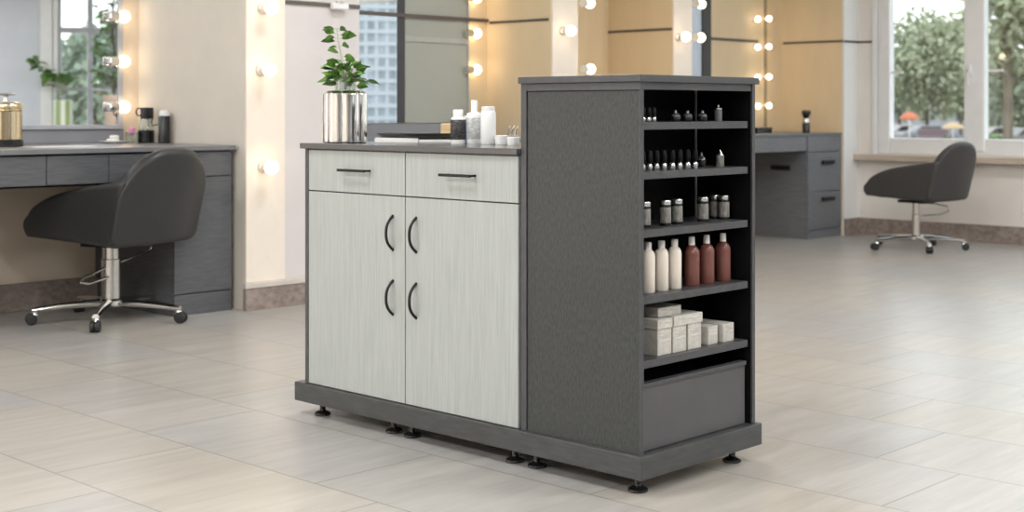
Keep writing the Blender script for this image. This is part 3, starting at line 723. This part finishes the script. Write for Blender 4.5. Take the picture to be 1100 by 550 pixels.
# things on the left vanity
X, Y = at_d(16, 6.97)
cn = thing('pump_canister', 'champagne metal canister with pump lid at left on vanity', 'canister', (X, Y + .1, WT))
m = MB(); m.lathe([(.083, 0), (.086, .003), (.086, .034), (.083, .036)], 40); m.build('base_ring', 'black_plastic', cn, smooth=True)
m = MB(); m.lathe([(.080, .036), (.083, .038), (.083, .178), (.079, .182)], 72, rfun=lambda a: 1 - .05 * (1 - abs(math.cos(4 * a + .4)))); m.build('canister_body', 'gold', cn, smooth=True)
m = MB(); m.lathe([(.080, .182), (.085, .185), (.085, .192), (.080, .196), (.081, .204), (.078, .218), (.068, .226)], 40); m.build('shoulder', 'gold', cn, smooth=True)
m = MB(); m.lathe([(.016, .226), (.013, .232), (.013, .256), (.016, .258), (.048, .262), (.050, .267), (.046, .270)], 28); m.build('pump', 'steel', cn, smooth=True)
X, Y, _ = at_v(157, 6.93)
bc = thing('brush_holder', 'black brush holder filled with tools beside the mirror', 'holder', (X, Y, WT))
m = MB(); m.lathe([(.043, 0), (.046, .002), (.046, .070), (.044, .072)], 28); m.build('cup', 'black_plastic', bc, smooth=True)
m = MB(); m.lathe([(.042, .072), (.041, .08), (.036, .13), (.036, .135)], 28); m.build('glass_sleeve', 'clear', bc, smooth=True)
for a, b in ((-.015, .01), (.012, .012), (0, -.015)):
    m = MB(); m.tube([(a, b, .0725), (a * 1.6, b * 1.6, .15)], .005, 8); m.build('tool', 'steel', bc, smooth=True)
m = MB(); m.lathe([(.035, .136), (.037, .138), (.037, .198), (.034, .20)], 26, org=(.004, -.002, 0)); m.build('drum', 'black_plastic', bc, smooth=True)
m = MB(); pts = [(-.028 + FY * -.016 * (1 - math.cos(t)), FX * .016 * (1 - math.cos(t)), .175 + .022 * math.sin(t)) for t in [PI * k / 9 * 2 for k in range(10)]]; m.tube(pts, .004, 8); m.build('ring_handle', 'black_plastic', bc, smooth=True)
X, Y = 4.272, 6.80
sb_ = thing('spray_bottle', 'tall black bottle with white cap and side hook near wall', 'bottle', (X, Y, WT))
m = MB(); m.lathe([(.030, 0), (.032, .002), (.032, .150), (.030, .153)], 26); m.build('bottle_body', 'black_plastic', sb_, smooth=True)
m = MB(); m.lathe([(.030, .153), (.030, .172), (.026, .182), (.010, .186)], 24); m.build('cap', 'white_plastic', sb_, smooth=True)
m = MB(); m.tube([(-.028, .02, .105), (-.052, .04, .098), (-.056, .043, .118), (-.050, .039, .145)], .0035, 8); m.build('hook', 'black_metal', sb_, smooth=True)
X, Y, _ = at_v(127, 6.96)
sh = thing('soap_dish', 'white dish with folded cloth near the left mirror corner', 'dish', (X - .03, Y, WT), RZ)
m = MB(); m.lathe([(.05, 0), (.068, .004), (.078, .013), (.075, .013), (.062, .007), (.04, .006)], 32); m.build('dish', 'white_plastic', sh, smooth=True)
m = MB(); m.box(-.035, .03, -.022, .022, .008, .026); m.box(-.02, .028, -.018, .018, .026, .046); m.build('cloth', 'paper', sh, bevel=.007)
tm = thing('glass_tumbler', 'small clear tumbler with a pink sponge beside the dish', 'tumbler', (X + .075, Y - .02, WT))
m = MB(); m.lathe([(.032, 0), (.036, .003), (.040, .062), (.0385, .062), (.034, .006), (.02, .005)], 26); m.build('glass_cup', 'clear', tm, smooth=True)
m = MB(); m.box(-.02, .018, -.014, .014, .046, .088); m.build('sponge', 'pink', tm, bevel=.008)
pp = thing('paper_sheet', 'pale folded paper lying on the left vanity top', 'paper', (3.50, 6.55, WT), .1)
m = MB(); m.box(-.16, .16, -.10, .10, 0, .0012); m.box(-.10, .15, -.09, .06, .0012, .0026); m.build('sheet', 'paper', pp)

# things on the right desk
X, Y, _ = at_v(866, 6.2)
br = thing('powder_brush', 'black powder brush standing in a jar on right desk', 'brush', (X, Y, .868))
m = MB(); m.lathe([(.030, 0), (.033, .003), (.033, .075), (.029, .082)], 22); m.build('jar', 'jar_dark', br, smooth=True)
m = MB(); m.lathe([(.026, .082), (.030, .088), (.026, .118), (.018, .122)], 20); m.build('ferrule', 'steel', br, smooth=True)
m = MB(); m.lathe([(.019, .122), (.030, .142), (.040, .172), (.034, .187), (.012, .192)], 22); m.build('bristles', 'black_plastic', br, smooth=True)
bx = thing('trinket_box', 'small black box on the right desk beside shelf tower', 'box', (9.62, 6.42, .868))
m = MB(); m.box(-.10, .12, -.05, .05, 0, .034); m.build('box_body', 'black_plastic', bx, bevel=.002); m = MB(); m.box(-.102, .122, -.052, .052, .035, .048); m.build('lid', 'black_plastic', bx, bevel=.003)

# ------------------------------------------------------------------ swivel chairs
def make_chair(label, loc, rz, leather, sc, spin, chrome, lever_side, rise):
    root = thing('swivel_chair', label, 'chair', loc, rz, 'swivel chairs'); root.scale = (sc,) * 3
    def slab(name, fn, nu, nv, th, bev, off=0.):
        o = MB().grid(fn, nu, nv).build(name, leather, root, smooth=True)
        s = o.modifiers.new('solid', 'SOLIDIFY'); s.thickness = th; s.offset = off
        b = o.modifiers.new('subsurf', 'SUBSURF'); b.levels = 2; b.render_levels = 2
        return o
    H0 = .365
    def back(u, v):
        k = 2 * u - 1
        top = .60 + .225 * (max(0, 1 - abs(k) ** 2.7)) ** .62
        bot = H0 + .012 + .035 * (max(0, abs(k) - .80) / .20) ** 2
        z = bot + (top - bot) * v
        return Vector((k * (.285 + .004 * min(1, (z - H0) / .3)), -.235 - .11 * (z - H0) / .45 - .05 * (1 - k * k), z))
    slab('backrest', back, 22, 10, .06, .022)
    ytip, yb = .30, -.262
    def arm(s):
        def f(u, v):
            y = yb + (ytip - yb) * u
            q = max(0, (u - .10) / .90)
            top = H0 + .140 + .150 * (max(0, 1 - q ** 2.2)) ** .75 + .03 * max(0, 1 - u / .45) ** 1.3
            bot = H0 + .012 + .030 * u
            z = bot + (top - bot) * v
            return Vector((s * (.254 - .012 * u + .008 * v), y - .030 * (2 * v - 1.0) ** 2 * u ** 5 - .12 * (z - H0) / .45 * (1 - u), z))
        return f
    for s in (-1, 1): slab('armrest', arm(s), 20, 8, .052, .02)
    m = MB(); m.box(-.215, .215, -.245, .235, .392, .485); m.build('seat', leather, root, bevel=.035, seg=4, smooth=True)
    m = MB(); m.box(-.10, .10, -.12, .10, .355, .376); m.build('seat_plate', 'black_metal', root, bevel=.004)
    m = MB(); m.lathe([(.026, .26), (.026, .356)] if rise else [(.0405, .29), (.0405, .356)], 20); m.build('piston', 'steel', root, smooth=True)
    m = MB(); rc = .031 if rise else .0455
    m.lathe([(rc + .012, .075), (rc + .010, .10), (rc, .108), (rc, .262 if rise else .292), (rc - .003, .265 if rise else .295)], 24); m.build('column', chrome, root, smooth=True)
    m = MB()
    if rise: m.tube([(.02, .0, .345), (.09, -.10, .345), (.16, -.17, .325), (.17, -.18, .29), (.12, -.13, .262), (.03, -.03, .25)], .006, 8)
    else:
        m.tube([(lever_side * .20, -.03, .352), (lever_side * .235, -.04, .335), (lever_side * .22, -.04, .315), (lever_side * .035, -.02, .275), (-lever_side * .05, .0, .252), (-lever_side * .17, .02, .215), (-lever_side * .185, .01, .20), (-lever_side * .17, -.02, .195), (-lever_side * .035, -.02, .212)], .0065, 8)
    m.build('height_lever', 'steel', root, smooth=True)
    m = MB(); m.lathe([(.054, .070), (.060, .076), (.060, .098), (.048, .108)], 24); m.build('base_hub', 'chrome', root, smooth=True)
    leg0 = None
    for k in range(5):
        a = spin + k * 2 * PI / 5
        if leg0 is None:
            m = MB(); n = 7
            sec = lambda t: (.026 - .010 * t, .020 - .008 * t)
            rings = []
            for i in range(n + 1):
                t = i / n; x = .03 + .325 * t; w, h = sec(t); zc = .088 - .018 * t * t
                rings.append([m.bm.verts.new((x, w * math.cos(q), zc + h * math.sin(q))) for q in [2 * PI * e / 10 for e in range(10)]])
            for A, B in zip(rings, rings[1:]):
                for e in range(10): m.bm.faces.new((A[e], A[(e + 1) % 10], B[(e + 1) % 10], B[e]))
            m.bm.faces.new(rings[0][::-1]); m.bm.faces.new(rings[-1])
            leg0 = m.build('base_leg', 'chrome', root, smooth=True); lg = leg0
            m = MB(); m.lathe([(.009, .044), (.009, .075)], 12, org=(.345, 0, 0)); m.lathe([(.016, .040), (.019, .044), (.017, .056), (.010, .062)], 14, org=(.345, 0, 0))
            c0 = m.build('caster_fork', 'chrome', lg, smooth=True)
            m = MB()
            m.lathe([(.019, -.023), (.0262, -.020), (.0275, -.013), (.0275, -.003), (.020, -.002), (.020, .002), (.0275, .003), (.0275, .013), (.0262, .020), (.019, .023)], 20, org=(.359, 0, .0275), axis='-y')
            w0_ = m.build('caster_wheel', 'rubber', lg, smooth=True)
        else:
            lg = leg0.copy(); C.objects.link(lg); lg.parent = root
            for ch in (c0, w0_): e = ch.copy(); C.objects.link(e); e.parent = lg
        lg.rotation_euler = (0, 0, a)
    return root
make_chair('black leatherette swivel chair tucked under the left vanity', (3.645, 6.29, 0), math.radians(17), 'leather', 1.06, math.radians(68), 'steel', 1, False)
make_chair('charcoal swivel chair standing under the right window', (9.77, 5.10, 0), math.radians(-3), 'leather2', 1.0, math.radians(10), 'steel', 1, True)

# ------------------------------------------------------------------ plants on the far sill (seen in the left mirror)
fv = thing('striped_vase', 'green and white striped vase seen in the left mirror', 'vase', (*vreal(67, D_L - .32), .70))
m = MB(); m.lathe([(.155, 0), (.165, .006), (.165, .50), (.160, .515), (.10, .52)], 48); m.build('vase_body', 'vase_green', fv, smooth=True)
m = MB(); m.lathe([(.095, .521), (.10, .53), (.10, .68), (.095, .68), (.09, .54)], 32); m.build('glass_neck', 'clear', fv, smooth=True)
fp = thing('leafy_plant', 'leafy plant in the striped vase, seen in left mirror', 'plant', (*vreal(67, D_L - .32), .70))
random.seed(5); sb = MB(); lf = MB()
mirx = Vector((-1, .1, 0)).normalized()                         # towards the left as seen in the mirror
for i in range(44):
    a = random.uniform(-PI, PI); e = random.uniform(.0, 1.0)
    dr = Vector((math.cos(a) * .7 - .15, math.sin(a), .15 + e)).normalized(); p = Vector((0, 0, .6)); q = p + Vector((0, 0, .12)) + dr * random.uniform(.08, .22)
    q.y = max(q.y, -.12)
    sb.tube([p, q], .005, 5); lf.leaf(q, dr, random.uniform(.14, .22), random.uniform(.10, .14), .3, random.uniform(-.6, .6))
for i in range(26):
    t = random.uniform(.2, 1); p = Vector((0, 0, .62)) + mirx * (.12 + .34 * t) + Vector((0, .05, .15 + .42 * t))
    dr = Vector((random.uniform(-1, 1), random.uniform(-.3, 1), random.uniform(-.3, .5)))
    lf.leaf(p, dr, random.uniform(.14, .21), random.uniform(.09, .13), .3, random.uniform(-.6, .6))
sb.tube([(0, 0, .6), Vector((0, .05, .85)) + mirx * .2, Vector((0, .08, 1.2)) + mirx * .45], .007, 6)
sb.build('stem', 'stem', fp, smooth=True); lf.build('foliage', 'leaf_pale', fp, smooth=True)
ft = thing('potted_ficus', 'tall leafy plant in a clay pot, at mirror edge', 'plant', (*vreal(122, D_L - .3), .70))
m = MB(); m.lathe([(.12, 0), (.13, .01), (.16, .52), (.17, .53), (.17, .60), (.15, .60), (.145, .54)], 32); m.build('clay_pot', 'pot', ft, smooth=True)
m = MB(); m.lathe([(.143, .53), (.145, .56)], 24); m.build('soil', 'soil', ft, smooth=True)
sb = MB(); lf = MB()
sb.tube([(0, 0, .55), (.02, .05, 1.2), (-.03, -.02, 1.8), (0, .04, 2.3)], [.02, .018, .014, .008], 8)
for i in range(210):
    h = random.uniform(.75, 2.5); a = random.uniform(-PI, PI); r0 = random.uniform(.05, .30) * (1.1 - abs(h - 1.2) * .25)
    dr = Vector((math.cos(a) * .8, math.sin(a), random.uniform(-.3, .5))); q = Vector((math.cos(a) * r0, max(-.12, math.sin(a) * r0), h))
    sb.tube([(0, 0.02, max(.6, h - .12)), q], .004, 4); lf.leaf(q, dr, random.uniform(.11, .18), random.uniform(.06, .10), .35, random.uniform(-.8, .8))
sb.build('stem', 'bark', ft, smooth=True); lf.build('foliage', 'leaf_pale', ft, smooth=True)

# ------------------------------------------------------------------ outside
GZ = -1.5
struct('ground', 'asphalt', WX + .32, 260, -260, 200, GZ - .2, GZ, label='grey street surface outside the windows')
def tree(name, label, x, y, h, r, m, n=900, trunk=.18, cz=.62, leaf=.45, seed=1, flat=1.0):
    random.seed(seed)
    root = thing(name, label, 'tree', (x, y, GZ), 0, 'trees outside the windows')
    t = MB(); t.tube([(0, 0, 0), (.1, .05, h * .3), (-.1, .1, h * .6), (.05, 0, h * .85)], [trunk, trunk * .85, trunk * .6, trunk * .2], 10)
    for k in range(5):
        a = k * 1.3; t.tube([(0, 0, h * (.32 + .06 * k)), (math.cos(a) * r * .6, math.sin(a) * r * .6, h * (.5 + .08 * k))], [trunk * .4, trunk * .1], 6)
    t.build('trunk', 'bark', root, smooth=True)
    f = MB(); blobs = []
    for k in range(16):
        a = random.uniform(0, 2 * PI); q = random.uniform(0, .75) * r; z = h * cz + random.uniform(-1, 1) * h * (1 - cz) * .72 * flat
        blobs.append((math.cos(a) * q, math.sin(a) * q, z, random.uniform(.3, .52) * r))
    for i in range(n):
        bx_, by_, bz_, br_ = random.choice(blobs)
        v = Vector((random.gauss(0, 1), random.gauss(0, 1), random.gauss(0, .8))).normalized() * br_ * random.uniform(.55, 1.0)
        p = Vector((bx_, by_, bz_)) + v
        if p.z < h * .16: continue
        d = (v.normalized() + Vector((random.uniform(-1, 1), random.uniform(-1, 1), random.uniform(-1, .5)))).normalized()
        s = d.cross(Vector((random.uniform(-1, 1), random.uniform(-1, 1), random.uniform(-1, 1)))).normalized() * leaf * .35
        e = d * leaf * random.uniform(.7, 1.2)
        f.bm.faces.new([f.bm.verts.new(q) for q in (p, p + e * .5 + s, p + e, p + e * .5 - s)])
    f.build('crown', m, root)
    return root
def tr(x, d, h, r, m, label, **k):
    X, Y = at_d(x, d); return tree('leafy_tree', label, X, Y, h, r, m, **k)
tr(996, 118, 11.0, 4.6, 'tree', 'broad green tree filling the middle of the left window pane', n=5000, seed=3, cz=.56, leaf=.55)
tr(966, 127, 9.2, 3.6, 'tree2', 'green tree at the left edge of the left window pane', n=3000, seed=4, cz=.55, leaf=.6)
tr(1032, 142, 12.6, 3.6, 'tree', 'green tree close beside the window mullion', n=3200, seed=5, cz=.55, leaf=.6)
tr(1083, 74, 10.5, 2.4, 'tree', 'slender tree with pale trunk in the right window pane', n=1500, seed=6, cz=.68, trunk=.28, leaf=.5)
tr(1098, 114, 7.0, 3.0, 'tree2', 'dark green tree at the right edge of the right pane', n=1600, seed=7, cz=.5, leaf=.6)
tr(1062, 132, 10.2, 3.2, 'tree', 'green tree just right of the window mullion', n=3000, seed=8, cz=.56, leaf=.6)
for k, (u_, v_) in enumerate(((92, 24), (100, 6), (86, -14))): tree('leafy_tree', 'green street tree right of the window view, %s from the left' % ('first', 'second', 'third')[k], u_, v_, 9.5, 4.0, 'tree2', n=1500, seed=40 + k, cz=.56, leaf=.6)
def mir_pt(x, d, vm):                                           # a room point whose mirror image in the plane Y = vm stands on column x at distance d
    a, b = ray(x); return a * d, 2 * vm - b * d
for i, (x, d, h, r) in enumerate(((72, 62, 5.6, 2.4), (100, 58, 5.2, 2.6), (120, 70, 7.2, 2.6), (86, 96, 9.5, 3.4))):
    X, Y = vreal(x, d); tree('leafy_tree', 'pale green tree outside the far window, %s in the left mirror' % ['leftmost of the near ones', 'middle of the near ones', 'rightmost', 'tallest and farthest'][i], X, Y, h, r, 'tree2', n=1300, seed=20 + i, cz=.55, leaf=.5)
# tall glazed building seen through the narrow window in the tall mirror
X0, Y0 = mir_pt(404, 165, 6.68)
fb = thing('office_building', 'tall glazed office building seen in the tall mirror', 'building', (X0, Y0, GZ), math.radians(41))
m = MB(); m.box(-24, 24, -8, 8, 0, 44); m.build('curtain_wall', 'facade_glass', fb)
m = MB()
for i in range(41): m.box(-24.1 + 1.2 * i, -23.72 + 1.2 * i, -8.15, 8.15, 0, 44)
for k in range(32): m.box(-24.12, 24.12, -8.17, 8.17, 1.4 * k, 1.4 * k + .45)
m.build('facade_grid', 'facade', fb)
m = MB(); m.box(-24.3, 24.3, -8.3, 8.3, 44, 44.8); m.build('parapet', 'facade', fb)
# houses and street things far away behind the right window
def house(label, x, d, w, h, rh, xy=None):
    X, Y = xy or at_d(x, d); r = thing('house', label, 'building', (X, Y, GZ), RZ, 'houses across the street')
    m = MB(); m.box(-w / 2, w / 2, -3, 3, 0, h); m.build('house_wall', 'house', r)
    m = MB(); m.prism([(-w / 2 - .3, h), (w / 2 + .3, h), (0, h + rh)], -3.2, 3.2, lambda p, y: Vector((p[0], y, p[1]))); m.build('roof', 'roof', r)
    for k in (-.3, 0, .3): box('window', 'car_glass', k * w - .5, k * w + .5, -3.03, -2.99, h * .35, h * .7, parent=r)
house('pale house with low roof behind the trees in left pane', 985, 165, 14, 3.9, 1.1)
house('pale house with gabled roof in the right pane', 1099, 185, 7, 8.2, 2.2)
house('plain grey house block added to grey the narrow right mirror', 0, 0, 26, 26, 3, (92, -53))  # added to keep bright sky out of the narrow mirror
def parasol(label, x, d, y0, y1, wpx, m_):
    X, Y = at_d(x, d); w = wpx * d / F_PX / 2; zt, zb = zz(y0, d) - GZ, zz(y1, d) - GZ
    r = thing('parasol', label, 'parasol', (X, Y, GZ), RZ, 'parasols on the street')
    m = MB(); m.lathe([(w, zb), (w, zb + .03), (w * .8, zb + (zt - zb) * .5), (w * .4, zb + (zt - zb) * .88), (.05, zt), (.02, zt + .05)], 16); m.build('canopy', m_, r, smooth=True)
    m = MB(); m.cyl(.04, 0, zb, seg=10); m.build('pole', 'steel', r)
    m = MB(); m.cyl(.3, 0, .08, seg=16); m.build('base', 'asphalt', r)
parasol('orange red parasol in the left window pane', 977, 95, 120.5, 128, 21, 'orange')
parasol('sand yellow parasol beside the window mullion', 1024, 88, 131.5, 138, 24, 'yellow')
def car(label, x, d, m_, rz):
    X, Y = at_d(x, d); r = thing('parked_car', label, 'car', (X, Y, GZ), rz, 'parked cars across the street')
    prof = [(-2.1, .35), (-2.1, .8), (-1.9, .95), (-1.2, 1.0), (-.7, 1.42), (.75, 1.42), (1.25, 1.0), (2.0, .88), (2.12, .6), (2.1, .35)]
    MB().prism(prof, -.85, .85, lambda p, y: Vector((p[0], y, p[1]))).build('body', m_, r, bevel=.06)
    m = MB(); m.prism([(-1.05, 1.0), (-.66, 1.36), (.7, 1.36), (1.1, 1.0)], -.862, .862, lambda p, y: Vector((p[0], y, p[1]))); m.build('side_window', 'car_glass', r)
    for a in (-1.3, 1.3):
        for b in (-.78, .78): m = MB(); m.lathe([(.28, -.1), (.33, -.08), (.33, .08), (.28, .1)], 18, org=(a, b, .33), axis='-y'); m.build('wheel', 'rubber', r, smooth=True)
car('maroon parked car low in the left window pane', 1003, 84, 'car_red', RZ + 1.2)
car('silver parked car behind the maroon one', 995, 101, 'car_grey', RZ + .1)
car('pale rose parked car in the right window pane', 1076, 92, 'car_rose', RZ)
car('silver parked car at the right edge of right pane', 1103, 88, 'car_grey', RZ + .2)
car('pale parked car close beside the window frame', 970, 104, 'car_rose', RZ + .3)
def shrub(label, x, d, r_, h, seed):
    X, Y = at_d(x, d); random.seed(seed); r = thing('round_shrub', label, 'shrub', (X, Y, GZ), 0, 'shrubs by the street')
    f = MB()
    for i in range(700):
        v = Vector((random.gauss(0, 1), random.gauss(0, 1), abs(random.gauss(0, 1)))).normalized() * random.uniform(.6, 1)
        p = Vector((v.x * r_, v.y * r_, v.z * h)); dd_ = (v + Vector((random.uniform(-1, 1), random.uniform(-1, 1), random.uniform(-.5, 1)))).normalized() * .22
        s = dd_.cross(Vector((.3, .5, .8))).normalized() * .08
        f.bm.faces.new([f.bm.verts.new(q) for q in (p, p + dd_ * .5 + s, p + dd_, p + dd_ * .5 - s)])
    f.build('foliage', 'leaf_pale', r); m = MB(); m.cyl(.06, 0, h * .7, seg=8); m.build('stem', 'bark', r)
shrub('bright green shrub low in the right window pane', 1068, 66, .75, 1.35, 31)
shrub('small green shrub low in the left window pane beside mullion', 1016, 70, .35, 1.1, 32)

# ------------------------------------------------------------------ light
w = bpy.data.worlds.new('sky'); bpy.context.scene.world = w; w.use_nodes = True; nt = w.node_tree; bg = nt.nodes['Background']
tc = N(nt, 'ShaderNodeTexCoord'); sp = N(nt, 'ShaderNodeSeparateXYZ'); cr = N(nt, 'ShaderNodeValToRGB')
cr.color_ramp.elements[0].position = .0; cr.color_ramp.elements[0].color = (1, 1, 1, 1)
cr.color_ramp.elements[1].position = .8; cr.color_ramp.elements[1].color = (.72, .84, 1, 1)
nt.links.new(tc.outputs['Generated'], sp.inputs[0]); nt.links.new(sp.outputs['Z'], cr.inputs['Fac']); nt.links.new(cr.outputs[0], bg.inputs['Color'])
bg.inputs['Strength'].default_value = 2.6
def area(name, loc, sx, sy, e, col=(.94, .97, 1), rot=(0, 0, 0)):
    l = bpy.data.lights.new(name, 'AREA'); l.shape = 'RECTANGLE'; l.size = sx; l.size_y = sy; l.energy = e; l.color = col
    o = bpy.data.objects.new(name, l); C.objects.link(o); o.location = loc; o.rotation_euler = rot
    return o
CL = CEIL - .02
for (x, y, e) in ((-2.6, 1.0, 190), (-2.2, 4.6, 150), (1.4, -1.4, 130), (1.2, 3.2, 55), (4.8, .2, 75), (4.6, 4.4, 45), (8.2, 2.6, 70), (7.6, -2.5, 80), (8.4, -6.2, 90), (3.0, -5.5, 80)):
    area('ceiling_fill', (x, y, CL), .8, .8, e)  # unseen fill lamps, added to light the room and cabinet fronts
sun = bpy.data.lights.new('sun', 'SUN'); sun.energy = 1.2; sun.angle = .2; sun.color = (1, .95, .88)
so = bpy.data.objects.new('sun', sun); C.objects.link(so); so.rotation_euler = (math.radians(42), 0, math.radians(-60))

# ------------------------------------------------------------------ camera
cd = bpy.data.cameras.new('camera'); cam = bpy.data.objects.new('camera', cd); C.objects.link(cam)
cam.location = (0, 0, EYE); cam.rotation_euler = (PI / 2, 0, math.atan2(FY, FX) - PI / 2)
cd.sensor_width = 36; cd.lens = 36 * F_PX / 1100; cd.shift_y = -(275 - HORIZON) / 1100
cd.clip_start = .05; cd.clip_end = 600
cd.dof.use_dof = True; cd.dof.focus_distance = 4.3; cd.dof.aperture_fstop = 4.0
sc = bpy.context.scene; sc.camera = cam
sc.view_settings.view_transform = 'Standard'; sc.view_settings.look = 'None'; sc.view_settings.gamma = 1; sc.view_settings.use_curve_mapping = False
sc.view_settings.exposure = 0.12
sc.cycles.max_bounces = 10; sc.cycles.diffuse_bounces = 5; sc.cycles.transparent_max_bounces = 12; sc.cycles.sample_clamp_indirect = 6
